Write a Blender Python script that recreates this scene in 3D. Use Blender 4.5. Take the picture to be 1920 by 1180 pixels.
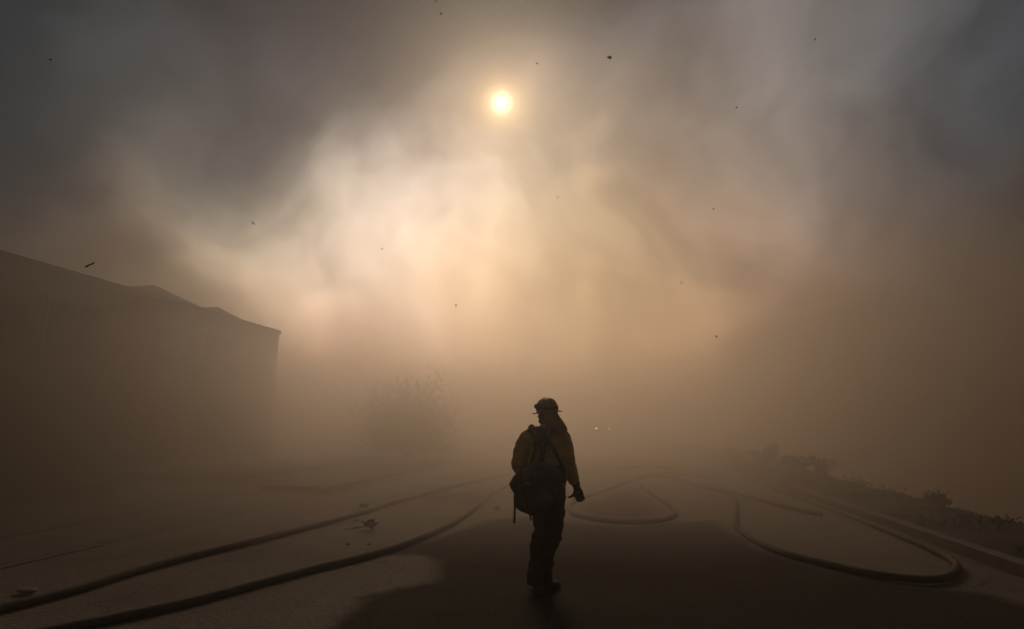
import bpy, bmesh, math, random
import numpy as np
from mathutils import Vector, Matrix, noise as mnoise

for o in list(bpy.data.objects):
    bpy.data.objects.remove(o)
scene = bpy.context.scene
COL = scene.collection
R = math.radians

# ------------------------------------------------------------------ light and air settings
SUN_E = 0.840
SMOKE_LOBES = [   # azimuth, elevation, spread (degrees), amount, colour
    (53.5, 29.1, 9.0, 1.0, (0.001, 0.021, 0.032)),
    (42.3, 33.0, 9.0, 1.0, (0.034, 0.020, 0.011)),
    (27.6, 37.1, 8.0, 1.0, (0.000, 0.000, 0.018)),
    (-4.8, 34.5, 5.0, 1.0, (0.000, 0.000, 0.020)),
    (-18.2, 36.2, 4.0, 1.0, (0.087, 0.074, 0.086)),
    (-23.9, 30.1, 9.0, 1.0, (0.199, 0.145, 0.103)),
    (-34.3, 28.8, 9.0, 1.0, (0.063, 0.100, 0.138)),
    (33.7, 22.9, 6.0, 1.0, (0.092, 0.091, 0.103)),
    (24.5, 24.1, 6.0, 1.0, (0.000, 0.000, 0.019)),
    (15.6, 23.2, 6.0, 1.0, (0.579, 0.457, 0.379)),
    (7.1, 22.2, 6.0, 1.0, (0.592, 0.433, 0.325)),
    (-14.9, 22.8, 8.0, 1.0, (0.089, 0.102, 0.110)),
    (50.5, 8.1, 9.0, 1.0, (0.015, 0.000, 0.000)),
    (41.1, 11.0, 7.0, 1.0, (0.252, 0.146, 0.071)),
    (33.1, 14.7, 6.0, 1.0, (0.721, 0.596, 0.375)),
    (25.2, 17.0, 6.0, 1.0, (1.264, 1.008, 0.777)),
    (8.8, 14.9, 6.0, 1.0, (0.000, 0.058, 0.035)),
    (-1.0, 14.6, 7.0, 1.0, (0.359, 0.289, 0.140)),
    (-12.2, 13.8, 8.0, 1.0, (0.649, 0.347, 0.172)),
    (28.7, 7.0, 6.0, 1.0, (0.430, 0.047, 0.000)),
    (11.0, 7.9, 6.0, 1.0, (1.773, 1.068, 0.619)),
    (1.4, 6.2, 7.0, 1.0, (1.141, 0.578, 0.205)),
    (-8.8, 6.0, 8.0, 1.0, (0.046, 0.000, 0.000)),
]
PALL = (0.034, 0.033, 0.032)
SUN_LOBES = [
    (0.55, 3.0, (1.0, 0.82, 0.5)),
    (1.2, 1.25, (1.0, 0.60, 0.22)),
    (3.2, 0.42, (1.0, 0.60, 0.27)),
]
HAZE_DENSITY = 0.012
HAZE_G = 0.85
BANK_DENSITY = 0.055
BANK_NEAR = 7.5
BANK_TOP = 4.9
LOW_DENSITY = 0.06
LOW_NEAR = 7.0
LOW_TOP = 3.1
LAMP_E = 42.0

# ------------------------------------------------------------------ camera
# world frame: +y runs along the street, x = 0 under the camera, road at z = 0
cam_d = bpy.data.cameras.new('camera')
cam_d.sensor_width = 36.0
cam_d.lens = 36.0 * 1067.0 / 1920.0
cam_d.clip_start = 0.05
cam_d.clip_end = 2000.0
cam = bpy.data.objects.new('camera', cam_d)
cam.location = (0, 0, 1.6)
cam.rotation_euler = (R(90 + 11.134), 0, R(9.911))
COL.objects.link(cam)
scene.camera = cam

# ------------------------------------------------------------------ world: smoke-filled sky
SUN_AZ, SUN_EL = 11.09, 31.54          # degrees left of +y, above the horizon


def sky_dir(az, el):
    a, e = R(az), R(el)
    return Vector((-math.sin(a) * math.cos(e), math.cos(a) * math.cos(e), math.sin(e)))


sun_dir = sky_dir(SUN_AZ, SUN_EL)
world = bpy.data.worlds.new('World')
scene.world = world
world.use_nodes = True
wt = world.node_tree
wt.nodes.clear()
wt_out = wt.nodes.new('ShaderNodeOutputWorld')
wt_bg = wt.nodes.new('ShaderNodeBackground')
wt_bg.inputs['Strength'].default_value = 0.1
wt.links.new(wt_bg.outputs[0], wt_out.inputs['Surface'])


def wn(kind, **kw):
    n = wt.nodes.new(kind)
    for k, v in kw.items():
        setattr(n, k, v)
    return n


def w_in(sock, v):
    if hasattr(v, 'links') or isinstance(v, bpy.types.NodeSocket):
        wt.links.new(v, sock)
    else:
        sock.default_value = v


def wmath(op, a, b=0.0, c=None, clamp=False):
    n = wn('ShaderNodeMath', operation=op, use_clamp=clamp)
    w_in(n.inputs[0], a)
    w_in(n.inputs[1], b)
    if c is not None:
        w_in(n.inputs[2], c)
    return n.outputs[0]


def wvec(op, a, b=None, scale=None):
    n = wn('ShaderNodeVectorMath', operation=op)
    w_in(n.inputs[0], a)
    if b is not None:
        w_in(n.inputs[1], b)
    if scale is not None:
        w_in(n.inputs['Scale'], scale)
    return n.outputs['Value'] if op in ('DOT_PRODUCT', 'LENGTH') else n.outputs[0]


def wnoise(vec, scale, detail, rough=0.5):
    n = wn('ShaderNodeTexNoise', noise_dimensions='3D')
    wt.links.new(vec, n.inputs['Vector'])
    n.inputs['Scale'].default_value = scale
    n.inputs['Detail'].default_value = detail
    n.inputs['Roughness'].default_value = rough
    return n


tc = wn('ShaderNodeTexCoord').outputs['Generated']
d0 = wvec('NORMALIZE', tc)
# turbulence bends every direction a little before the smoke is looked up
n1 = wnoise(d0, 1.7, 4.0, 0.5).outputs['Color']
off1 = wvec('SCALE', wvec('SUBTRACT', n1, (0.5, 0.5, 0.5)), scale=0.46)
dw0 = wvec('ADD', d0, off1)
n2 = wnoise(dw0, 4.5, 6.0, 0.5).outputs['Color']
off2 = wvec('SCALE', wvec('SUBTRACT', n2, (0.5, 0.5, 0.5)), scale=0.10)
dw = wvec('NORMALIZE', wvec('ADD', dw0, off2))

# thickness of the smoke: billows, thicker and thinner
bil = wnoise(dw, 2.8, 5.0, 0.5).outputs['Fac']
bil = wmath('MULTIPLY_ADD', wmath('SUBTRACT', bil, 0.5), 1.9, 1.0)
wisp = wnoise(dw, 5.5, 6.0, 0.5).outputs['Fac']
wisp = wmath('MULTIPLY_ADD', wmath('SUBTRACT', wisp, 0.5), 1.4, 1.0)
bil = wmath('MAXIMUM', wmath('MULTIPLY', bil, wisp), 0.2)


def lobe(az, el, sigma, amp, rgb, src):
    dt = wvec('DOT_PRODUCT', src, tuple(sky_dir(az, el)))
    g = wmath('EXPONENT', wmath('MULTIPLY', wmath('SUBTRACT', dt, 1.0), 1.0 / R(sigma) ** 2))
    n = wn('ShaderNodeVectorMath', operation='SCALE')
    n.inputs[0].default_value = [10.0 * amp * c for c in rgb]
    wt.links.new(g, n.inputs['Scale'])
    return n.outputs[0]


def wadd(a, b):
    return wvec('ADD', a, b)


WARM = (1.0, 0.86, 0.70)
smoke = None
for args in SMOKE_LOBES:
    l = lobe(*args, dw)
    smoke = l if smoke is None else wadd(smoke, l)
nb = wn('ShaderNodeVectorMath', operation='ADD')          # the brown-grey pall itself
nb.inputs[1].default_value = [10 * c for c in PALL]
wt.links.new(smoke, nb.inputs[0])
smoke = wvec('SCALE', nb.outputs[0], scale=bil)
# the sun burning through, with its aureole in the smoke
glow = None
for s, a, c in SUN_LOBES:
    l = lobe(SUN_AZ, SUN_EL, s, a, c, d0)
    glow = l if glow is None else wadd(glow, l)
disc = wmath('GREATER_THAN', wvec('DOT_PRODUCT', d0, tuple(sun_dir)), math.cos(R(0.36)))
nd = wn('ShaderNodeVectorMath', operation='SCALE')
nd.inputs[0].default_value = (60.0, 50.0, 34.0)
wt.links.new(disc, nd.inputs['Scale'])
glow = wadd(glow, nd.outputs[0])
# what little of the clear sky gets through
sky_tex = wn('ShaderNodeTexSky', sky_type='NISHITA')
sky_tex.sun_disc = False
sky_tex.sun_elevation = R(SUN_EL)
sky_tex.sun_rotation = R(-SUN_AZ)
sky_tex.dust_density = 6.0
clear = wvec('SCALE', sky_tex.outputs['Color'], scale=0.03)
total = wadd(wadd(smoke, glow), clear)
wt.links.new(total, wt_bg.inputs['Color'])

# ------------------------------------------------------------------ sun, exposure
sun_l = bpy.data.lights.new('sun', 'SUN')
sun_l.energy = SUN_E
sun_l.angle = R(10.0)
sun_l.color = (1.0, 0.74, 0.48)
sun_o = bpy.data.objects.new('sun', sun_l)
sun_o.rotation_euler = sun_dir.to_track_quat('Z', 'Y').to_euler()
COL.objects.link(sun_o)
vs = scene.view_settings
vs.view_transform = 'Standard'
vs.look = 'None'
vs.exposure = -1.0     # the smoke-darkened street is exposed well below open daylight
vs.gamma = 1.0
vs.use_curve_mapping = False
scene.cycles.volume_bounces = 6
scene.cycles.max_bounces = 8
scene.cycles.use_denoising = True

# ------------------------------------------------------------------ helpers
random.seed(7)
rng = np.random.default_rng(7)


def mat(name, rgb, rough=0.8, var=0.25, vscale=6.0, bump=0.0, bscale=60.0, metallic=0.0, spec=0.5):
    m = bpy.data.materials.new(name)
    m.use_nodes = True
    t = m.node_tree
    b = t.nodes['Principled BSDF']
    b.inputs['Roughness'].default_value = rough
    b.inputs['Metallic'].default_value = metallic
    b.inputs['Specular IOR Level'].default_value = spec
    co = t.nodes.new('ShaderNodeTexCoord').outputs['Object']
    n = t.nodes.new('ShaderNodeTexNoise')
    n.inputs['Scale'].default_value = vscale
    n.inputs['Detail'].default_value = 6
    t.links.new(co, n.inputs['Vector'])
    r = t.nodes.new('ShaderNodeValToRGB')
    r.color_ramp.elements[0].position = 0.3
    r.color_ramp.elements[1].position = 0.7
    r.color_ramp.elements[0].color = (*[c * (1 - var) for c in rgb], 1)
    r.color_ramp.elements[1].color = (*[min(1, c * (1 + var)) for c in rgb], 1)
    t.links.new(n.outputs['Fac'], r.inputs['Fac'])
    t.links.new(r.outputs['Color'], b.inputs['Base Color'])
    if bump:
        n2 = t.nodes.new('ShaderNodeTexNoise')
        n2.inputs['Scale'].default_value = bscale
        n2.inputs['Detail'].default_value = 5
        t.links.new(co, n2.inputs['Vector'])
        bp = t.nodes.new('ShaderNodeBump')
        bp.inputs['Strength'].default_value = bump
        bp.inputs['Distance'].default_value = 0.02
        t.links.new(n2.outputs['Fac'], bp.inputs['Height'])
        t.links.new(bp.outputs['Normal'], b.inputs['Normal'])
    return m


def link(name, me, material=None, parent=None, smooth=False, loc=None):
    o = bpy.data.objects.new(name, me)
    COL.objects.link(o)
    if material is not None and not me.materials:
        me.materials.append(material)
    if smooth:
        me.polygons.foreach_set('use_smooth', [True] * len(me.polygons))
    if parent is not None:
        o.parent = parent
    if loc is not None:
        o.location = loc
    return o


def mesh_from(name, verts, faces):
    me = bpy.data.meshes.new(name)
    me.from_pydata([tuple(v) for v in verts], [], [tuple(f) for f in faces])
    me.update()
    return me


def tag(o, label, cat, group=None):
    o['label'] = label
    o['category'] = cat
    if group:
        o['group'] = group
    return o


def structure(o):
    o['kind'] = 'structure'
    return o


def empty(name, loc=(0, 0, 0), rz=0.0):
    o = bpy.data.objects.new(name, None)
    o.empty_display_size = 0.2
    o.location = loc
    o.rotation_euler = (0, 0, rz)
    COL.objects.link(o)
    return o


class Geo:
    """collects verts and faces"""

    def __init__(self):
        self.v, self.f = [], []

    def add(self, vs, fs):
        k = len(self.v)
        self.v += [tuple(p) for p in vs]
        self.f += [tuple(i + k for i in f) for f in fs]

    def box(self, x0, x1, y0, y1, z0, z1):
        self.add([(x0, y0, z0), (x1, y0, z0), (x1, y1, z0), (x0, y1, z0),
                  (x0, y0, z1), (x1, y0, z1), (x1, y1, z1), (x0, y1, z1)],
                 [(0, 3, 2, 1), (4, 5, 6, 7), (0, 1, 5, 4), (1, 2, 6, 5), (2, 3, 7, 6), (3, 0, 4, 7)])
        return self

    def tube(self, pts, radii, n=10, flat=1.0, caps=True):
        pts = [Vector(p) for p in pts]
        rings = []
        up = Vector((0, 0, 1))
        m = len(pts)
        prev = None
        for i, p in enumerate(pts):
            t = (pts[min(i + 1, m - 1)] - pts[max(i - 1, 0)]).normalized()
            a = t.cross(up)
            if a.length < 0.15:
                a = t.cross(Vector((0, 1, 0)))
            a.normalize()
            if prev is not None and a.dot(prev) < 0:
                a = -a
            prev = a
            b = a.cross(t).normalized()
            r = radii[i] if hasattr(radii, '__len__') else radii
            rx, ry = (r if hasattr(r, '__len__') else (r, r * flat))
            rings.append([p + a * (rx * math.cos(2 * math.pi * k / n)) + b * (ry * math.sin(2 * math.pi * k / n)) for k in range(n)])
        self.loft(rings, caps)
        return self

    def loft(self, rings, caps=True, closed=True):
        n = len(rings[0])
        vs = [p for r in rings for p in r]
        fs = []
        for i in range(len(rings) - 1):
            for k in range(n if closed else n - 1):
                k2 = (k + 1) % n
                fs.append((i * n + k, i * n + k2, (i + 1) * n + k2, (i + 1) * n + k))
        if caps and closed:
            fs.append(tuple(range(n))[::-1])
            fs.append(tuple((len(rings) - 1) * n + k for k in range(n)))
        self.add(vs, fs)
        return self

    def ball(self, c, r, nu=14, nv=9, ex=1.0):
        """ellipsoid (ex = 1) down to rounded box (ex = 0.3)"""
        def s(w):
            return math.copysign(abs(w) ** ex, w)
        rings = []
        for j in range(nv + 1):
            la = -math.pi / 2 + math.pi * j / nv
            la = max(-1.53, min(1.53, la))
            rings.append([(c[0] + r[0] * s(math.cos(la)) * s(math.cos(2 * math.pi * i / nu)),
                           c[1] + r[1] * s(math.cos(la)) * s(math.sin(2 * math.pi * i / nu)),
                           c[2] + r[2] * s(math.sin(la))) for i in range(nu)])
        return self.loft(rings)

    def mesh(self, name):
        me = mesh_from(name, self.v, self.f)
        bm = bmesh.new()
        bm.from_mesh(me)
        bmesh.ops.recalc_face_normals(bm, faces=bm.faces)
        bm.to_mesh(me)
        bm.free()
        return me


def fuse(geo, name, voxel=0.012, smooth=4, folds=None):
    """one continuous skin over overlapping solids; folds = (amount, scale) wrinkles it"""
    me = geo.mesh(name)
    tmp = bpy.data.objects.new('tmp', me)
    COL.objects.link(tmp)
    r = tmp.modifiers.new('r', 'REMESH')
    r.mode = 'VOXEL'
    r.voxel_size = voxel
    if smooth:
        s = tmp.modifiers.new('s', 'SMOOTH')
        s.iterations = smooth
        s.factor = 0.5
    dg = bpy.context.evaluated_depsgraph_get()
    dg.update()
    out = bpy.data.meshes.new_from_object(tmp.evaluated_get(dg))
    bpy.data.objects.remove(tmp)
    bpy.data.meshes.remove(me)
    out.name = name
    if folds:
        amt, sc = folds
        nr = [v.normal.copy() for v in out.vertices]
        for v, nn in zip(out.vertices, nr):
            p = v.co
            q = Vector((p.x * sc[0], p.y * sc[1], p.z * sc[2]))
            w = mnoise.noise(q) + 0.5 * mnoise.noise(q * 2.1 + Vector((3, 1, 7)))
            v.co = p + nn * (amt * (1 - 2 * abs(w)))
        out.update()
    return out


def spline(pts, step=0.06):
    """Catmull-Rom through the points, resampled"""
    P = [Vector(p) for p in pts]
    P = [P[0] * 2 - P[1]] + P + [P[-1] * 2 - P[-2]]
    out = []
    for i in range(1, len(P) - 2):
        a, b, c, d = P[i - 1], P[i], P[i + 1], P[i + 2]
        n = max(2, int((c - b).length / step))
        for k in range(n):
            t = k / n
            out.append(0.5 * ((2 * b) + (c - a) * t + (2 * a - 5 * b + 4 * c - d) * t * t + (3 * b - a - 3 * c + d) * t ** 3))
    out.append(P[-2])
    return out


# ------------------------------------------------------------------ materials
def asphalt_material():
    m = bpy.data.materials.new('asphalt')
    m.use_nodes = True
    t = m.node_tree
    b = t.nodes['Principled BSDF']
    N = t.nodes.new
    co = N('ShaderNodeTexCoord').outputs['Object']

    def noi(scale, detail, rough=0.5):
        n = N('ShaderNodeTexNoise')
        n.inputs['Scale'].default_value = scale
        n.inputs['Detail'].default_value = detail
        n.inputs['Roughness'].default_value = rough
        t.links.new(co, n.inputs['Vector'])
        return n.outputs['Fac']

    def mth(op, a, bb, c=None):
        n = N('ShaderNodeMath')
        n.operation = op
        for i, v in enumerate((a, bb, c)):
            if v is None:
                continue
            if isinstance(v, bpy.types.NodeSocket):
                t.links.new(v, n.inputs[i])
            else:
                n.inputs[i].default_value = v
        return n.outputs[0]

    vor = N('ShaderNodeTexVoronoi')
    vor.inputs['Scale'].default_value = 85.0
    t.links.new(co, vor.inputs['Vector'])
    stone = N('ShaderNodeSeparateColor')
    t.links.new(vor.outputs['Color'], stone.inputs[0])
    grain = mth('MULTIPLY_ADD', stone.outputs[0], 0.9, 0.55)
    patch = mth('MULTIPLY_ADD', noi(0.8, 6, 0.65), 1.3, 0.35)
    fine = mth('MULTIPLY_ADD', noi(14.0, 6, 0.65), 0.7, 0.65)
    alb = mth('MULTIPLY', mth('MULTIPLY', grain, patch), fine)
    # old cracks wandering through the surface
    wob = N('ShaderNodeTexNoise')
    wob.inputs['Scale'].default_value = 1.6
    wob.inputs['Detail'].default_value = 5
    t.links.new(co, wob.inputs['Vector'])
    ad = N('ShaderNodeVectorMath')
    ad.operation = 'MULTIPLY_ADD'
    t.links.new(wob.outputs['Color'], ad.inputs[0])
    ad.inputs[1].default_value = (.9, .9, 0)
    t.links.new(co, ad.inputs[2])
    ve = N('ShaderNodeTexVoronoi')
    ve.feature = 'DISTANCE_TO_EDGE'
    ve.inputs['Scale'].default_value = 0.34
    t.links.new(ad.outputs[0], ve.inputs['Vector'])
    ck = N('ShaderNodeMapRange')
    ck.inputs[1].default_value = 0.002
    ck.inputs[2].default_value = 0.007
    ck.inputs[3].default_value = 0.68
    ck.inputs[4].default_value = 1.0
    t.links.new(ve.outputs['Distance'], ck.inputs[0])
    alb = mth('MULTIPLY', alb, ck.outputs[0])
    wet = N('ShaderNodeAttribute')
    wet.attribute_name = 'wetness'
    wv = mth('ADD', wet.outputs['Fac'], mth('ADD', mth('MULTIPLY_ADD', noi(1.3, 6, 0.62), 0.6, -0.30), mth('MULTIPLY_ADD', noi(7.0, 4, 0.6), 0.35, -0.175)))
    wv2 = N('ShaderNodeMapRange')
    wv2.interpolation_type = 'SMOOTHSTEP'
    wv2.inputs[1].default_value = 0.22
    wv2.inputs[2].default_value = 0.78
    t.links.new(wv, wv2.inputs[0])
    w = wv2.outputs[0]
    mx = N('ShaderNodeMix')
    mx.data_type = 'RGBA'
    t.links.new(w, mx.inputs['Factor'])
    mx.inputs[6].default_value = (0.175, 0.140, 0.108, 1)
    mx.inputs[7].default_value = (0.05, 0.040, 0.031, 1)
    sc = N('ShaderNodeVectorMath')
    sc.operation = 'SCALE'
    t.links.new(mx.outputs[2], sc.inputs[0])
    t.links.new(alb, sc.inputs['Scale'])
    t.links.new(sc.outputs[0], b.inputs['Base Color'])
    t.links.new(mth('MULTIPLY_ADD', w, 0.15, 0.72), b.inputs['Roughness'])
    t.links.new(mth('MULTIPLY_ADD', w, -0.2, 0.3), b.inputs['Specular IOR Level'])
    bp = N('ShaderNodeBump')
    bp.inputs['Distance'].default_value = 0.006
    t.links.new(mth('MULTIPLY_ADD', w, -0.35, 0.75), bp.inputs['Strength'])
    t.links.new(mth('ADD', vor.outputs['Distance'], noi(40.0, 4)), bp.inputs['Height'])
    t.links.new(bp.outputs['Normal'], b.inputs['Normal'])
    return m


M_ASPHALT = asphalt_material()
M_DIRT = mat('dry_dirt', (0.042, 0.033, 0.024), 0.95, 0.35, 3.0, 0.6, 25)
M_CONC = mat('concrete', (0.15, 0.128, 0.105), 0.8, 0.2, 5.0, 0.35, 90)
M_LAWN = mat('lawn_soil', (0.045, 0.045, 0.025), 0.95, 0.4, 4.0, 0.8, 30)
M_GRASS = mat('grass_blade', (0.06, 0.062, 0.028), 0.7, 0.4, 9.0)
M_DRYGRASS = mat('dry_weed', (0.045, 0.038, 0.022), 0.8, 0.45, 7.0)
M_LEAF = mat('leaf', (0.05, 0.055, 0.028), 0.6, 0.4, 5.0)
M_BARK = mat('bark', (0.09, 0.07, 0.05), 0.9, 0.3, 20.0, 0.5, 40)
M_STUCCO = mat('stucco', (0.40, 0.34, 0.28), 0.9, 0.10, 1.5, 0.3, 120)
M_TRIM = mat('painted_trim', (0.36, 0.31, 0.25), 0.6, 0.08, 4.0)
M_ROOF = mat('roof_tile', (0.26, 0.19, 0.14), 0.85, 0.25, 8.0, 0.3, 40)
M_GLASS = mat('window_glass', (0.22, 0.19, 0.16), 0.2, 0.1, 2.0)
M_DOOR = mat('garage_paint', (0.36, 0.31, 0.26), 0.6, 0.08, 3.0)
M_HOSE = mat('woven_hose', (0.11, 0.085, 0.06), 0.78, 0.22, 10.0, 0.4, 180)
M_ALU = mat('dull_aluminium', (0.30, 0.28, 0.26), 0.5, 0.15, 30.0, metallic=0.5)
M_BRASS = mat('worn_coupling', (0.10, 0.075, 0.05), 0.7, 0.3, 30.0, metallic=0.2)
M_SHIRT = mat('yellow_cloth', (0.70, 0.44, 0.11), 0.88, 0.16, 14.0, 0.25, 160)
M_TROUSER = mat('dark_cloth', (0.018, 0.016, 0.013), 0.9, 0.25, 12.0, 0.25, 160)
M_BOOT = mat('boot_leather', (0.014, 0.012, 0.010), 0.55, 0.3, 20.0, 0.2, 70)
M_GLOVE = mat('glove_leather', (0.11, 0.07, 0.048), 0.75, 0.25, 20.0, 0.2, 90)
M_SKIN = mat('skin', (0.30, 0.17, 0.11), 0.6, 0.08, 20.0)
M_PACK = mat('pack_nylon', (0.052, 0.048, 0.064), 0.75, 0.25, 20.0, 0.3, 220)
M_PACK2 = mat('pack_panel', (0.11, 0.105, 0.165), 0.7, 0.2, 25.0, 0.3, 220)
M_WEB = mat('webbing', (0.030, 0.027, 0.028), 0.8, 0.2, 60.0, 0.3, 300)
M_PATCH = mat('dull_red_patch', (0.22, 0.08, 0.06), 0.7, 0.2, 30.0)
M_REFL = mat('reflective_strip', (0.40, 0.38, 0.34), 0.35, 0.1, 30.0)
M_HELMET = mat('helmet_shell', (0.27, 0.17, 0.125), 0.4, 0.2, 9.0)
M_STICK = mat('helmet_stripe', (0.60, 0.47, 0.22), 0.5, 0.15, 20.0)
M_SHROUD = mat('neck_cloth', (0.36, 0.21, 0.075), 0.9, 0.15, 16.0, 0.2, 160)
M_ASH = mat('charred_flake', (0.012, 0.010, 0.009), 0.9, 0.3, 60.0)
M_ROCK = mat('pale_rock', (0.30, 0.27, 0.23), 0.9, 0.2, 12.0, 0.4, 30)
M_TRUCK = mat('truck_paint', (0.16, 0.14, 0.12), 0.4, 0.05, 2.0)
M_BLACK = mat('black_rubber', (0.02, 0.02, 0.02), 0.7, 0.2, 12.0)
M_DEAD = mat('dead_leaf', (0.045, 0.033, 0.022), 0.85, 0.35, 30.0)

# ------------------------------------------------------------------ ground
def nz(x, y, s=0.25):
    return mnoise.noise(Vector((x * s, y * s, 0.3)))


def ground_z(x, y):
    if x < -7.2 and y < 14.95:
        return -0.05 if x > -14.6 else 0.05
    if x < -7.2:
        return 0.08 + (0.03 * nz(x, y) if x < -8.95 else 0)
    if x < 4.5:
        return -0.10
    if x < 6.4:
        return 0.08 + 0.06 * nz(x, y, 0.9) * min(1, (x - 4.5))
    d = x - 6.4 - 0.5 * nz(0.0, y, 0.35)
    d = max(0.0, d)
    return 0.08 - min(6.0, 0.62 * d) + 0.22 * nz(x, y, 0.5) + 0.08 * nz(x, y, 1.7)


xs = [-180, -120, -80, -50, -34, -26, -20, -17, -14.5, -13, -11.5, -10.2, -9.5, -8.95, -8.94, -7.2, -7.19, 4.44, 4.5] + \
     [4.6 + 0.16 * i for i in range(50)] + [13, 14, 15.5, 17, 20, 26, 40, 70, 120, 180]
ys = [-60, -40, -25, -15, -8, -3, 0] + [0.35 * i for i in range(1, 100)] + [36, 38, 41, 45, 50, 56, 64, 75, 90, 110, 140, 180]
gv = [(x, y, ground_z(x, y)) for y in ys for x in xs]
nx = len(xs)
gf = [(j * nx + i, j * nx + i + 1, (j + 1) * nx + i + 1, (j + 1) * nx + i) for j in range(len(ys) - 1) for i in range(nx - 1)]
structure(link('ground', mesh_from('ground', gv, gf), M_DIRT, smooth=True))

# road sheet, with the wet areas the leaking hoses have left as a stain mask
WET = {
    'pool': [(-2.115, 2.2), (-2.30, 4.656), (-2.349, 5.053), (-2.378, 5.565), (-2.194, 5.858), (-1.98, 6.139), (-1.994, 6.639), (-2.171, 7.084), (-2.444, 7.332), (-2.932, 7.308), (-3.058, 7.103), (-2.918, 7.637), (-2.669, 8.226), (-2.464, 8.89), (-2.355, 9.639), (-2.109, 10.417), (-1.584, 10.758), (-1.047, 10.25), (-0.628, 10.101), (0.202, 9.93), (0.951, 10.543), (1.69, 10.902), (1.711, 9.53), (1.832, 8.467), (2.159, 7.784), (2.555, 7.265), (2.931, 6.913), (3.38, 6.832), (3.601, 6.719), (3.8, 5.675), (3.8, 1.5), (-1.5, 1.0)],
    'loop': [(-0.713, 11.735), (-0.52, 13.274), (0.082, 15.59), (0.435, 16.049), (0.784, 13.502), (0.861, 11.864), (0.506, 10.874), (-0.054, 10.838), (-0.492, 11.144)],
    'far': [(-5.562, 16.493), (-3.73, 14.924), (-2.672, 13.188), (-2.678, 11.853), (-3.488, 12.125), (-4.695, 12.834), (-4.873, 14.47)],
    'gutter': [(-7.0, 12.9), (-6.55, 14.0), (-6.5, 17.0), (-6.6, 24.0), (-6.9, 40.0), (-7.0, 40.0)],
}


def soft_poly(px, py, poly, soft):
    """1 inside, 0 outside, over a blurred edge"""
    pts = np.array(poly)
    inside = np.zeros(px.shape, bool)
    dist = np.full(px.shape, 1e9)
    n = len(pts)
    for i in range(n):
        (x1, y1), (x2, y2) = pts[i], pts[(i + 1) % n]
        c = ((y1 > py) != (y2 > py)) & (px < (x2 - x1) * (py - y1) / (y2 - y1 + 1e-12) + x1)
        inside ^= c
        ex, ey = x2 - x1, y2 - y1
        t = np.clip(((px - x1) * ex + (py - y1) * ey) / (ex * ex + ey * ey + 1e-12), 0, 1)
        dist = np.minimum(dist, np.hypot(px - x1 - t * ex, py - y1 - t * ey))
    return np.clip(0.5 + np.where(inside, dist, -dist) / (2 * soft), 0, 1)


rx = np.linspace(-7.05, 4.35, 191)
ry = np.concatenate([np.array([-60, -40, -20, -10, -5, -2]), np.arange(0, 14, 0.06), np.arange(14, 30, 0.2), np.array([30, 32, 35, 40, 50, 65, 90, 130, 180])])
RX, RY = np.meshgrid(rx, ry)
crown = -0.004 - 0.02 * ((RX + 1.35) / 5.7) ** 2
wet = np.zeros(RX.shape)
for key, soft in (('pool', 0.27), ('loop', 0.40), ('far', 0.5), ('gutter', 0.25)):
    amt = {'pool': 1.0, 'loop': 0.9, 'far': 0.7, 'gutter': 0.9}[key]
    wet = np.maximum(wet, amt * soft_poly(RX, RY, WET[key], soft))
nrx = len(rx)
rv = np.stack([RX, RY, crown], -1).reshape(-1, 3)
jj, ii = np.meshgrid(np.arange(len(ry) - 1), np.arange(nrx - 1), indexing='ij')
base = (jj * nrx + ii).ravel()
rf = np.stack([base, base + 1, base + nrx + 1, base + nrx], 1)
rme = mesh_from('road', rv.tolist(), rf.tolist())
at_w = rme.attributes.new('wetness', 'FLOAT', 'POINT')
at_w.data.foreach_set('value', wet.ravel().astype(np.float32))
structure(link('road', rme, M_ASPHALT, smooth=True))

# thin pale seam line across the road
def ribbon(name, pts, w, z, material):
    g = Geo()
    pl = [Vector((p[0], p[1], z)) for p in pts]
    L, Rr = [], []
    for i, p in enumerate(pl):
        t = (pl[min(i + 1, len(pl) - 1)] - pl[max(i - 1, 0)]).normalized()
        s = Vector((-t.y, t.x, 0)) * (w / 2) * random.uniform(0.75, 1.25)
        L.append(p + s)
        Rr.append(p - s)
    n = len(pl)
    g.add(L + Rr, [(i, i + 1, n + i + 1, n + i) for i in range(n - 1)])
    return link(name, mesh_from(name, g.v, g.f), material)


structure(ribbon('road_line', [(-4.1, 16.79), (-3.8, 16.63), (-3.4, 16.46), (-2.9, 16.20), (-2.5, 16.0)], 0.13, 0.003, M_CONC))

# kerbs in cast lengths
def kerb(name, x0, x1, z1, y0, y1, bev=0.025):
    k = bpy.data.objects.new(name, None)
    COL.objects.link(k)
    structure(k)
    n = int((y1 - y0) / 3)
    g = Geo()
    prof = [(x0, -0.12), (x0, z1 - bev), (x0 + bev, z1), (x1 - bev, z1), (x1, z1 - bev), (x1, -0.12)]
    g.loft([[(px, -1.494, pz) for px, pz in prof], [(px, 1.494, pz) for px, pz in prof]])
    me = g.mesh('kerb_stone')
    for i in range(n):
        o = link('kerb_stone', me, M_CONC, k, loc=(random.uniform(-.004, .004), y0 + 3 * i + 1.5, random.uniform(-.004, .004)))
    return k


kerb('kerb', 4.352, 4.50, 0.14, -9, 60)
kerb('kerb', -7.20, -7.052, 0.13, 13.2, 61.2)
kerb('kerb', -7.205, -7.045, -0.014, -7.8, 13.2, .004)

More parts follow.
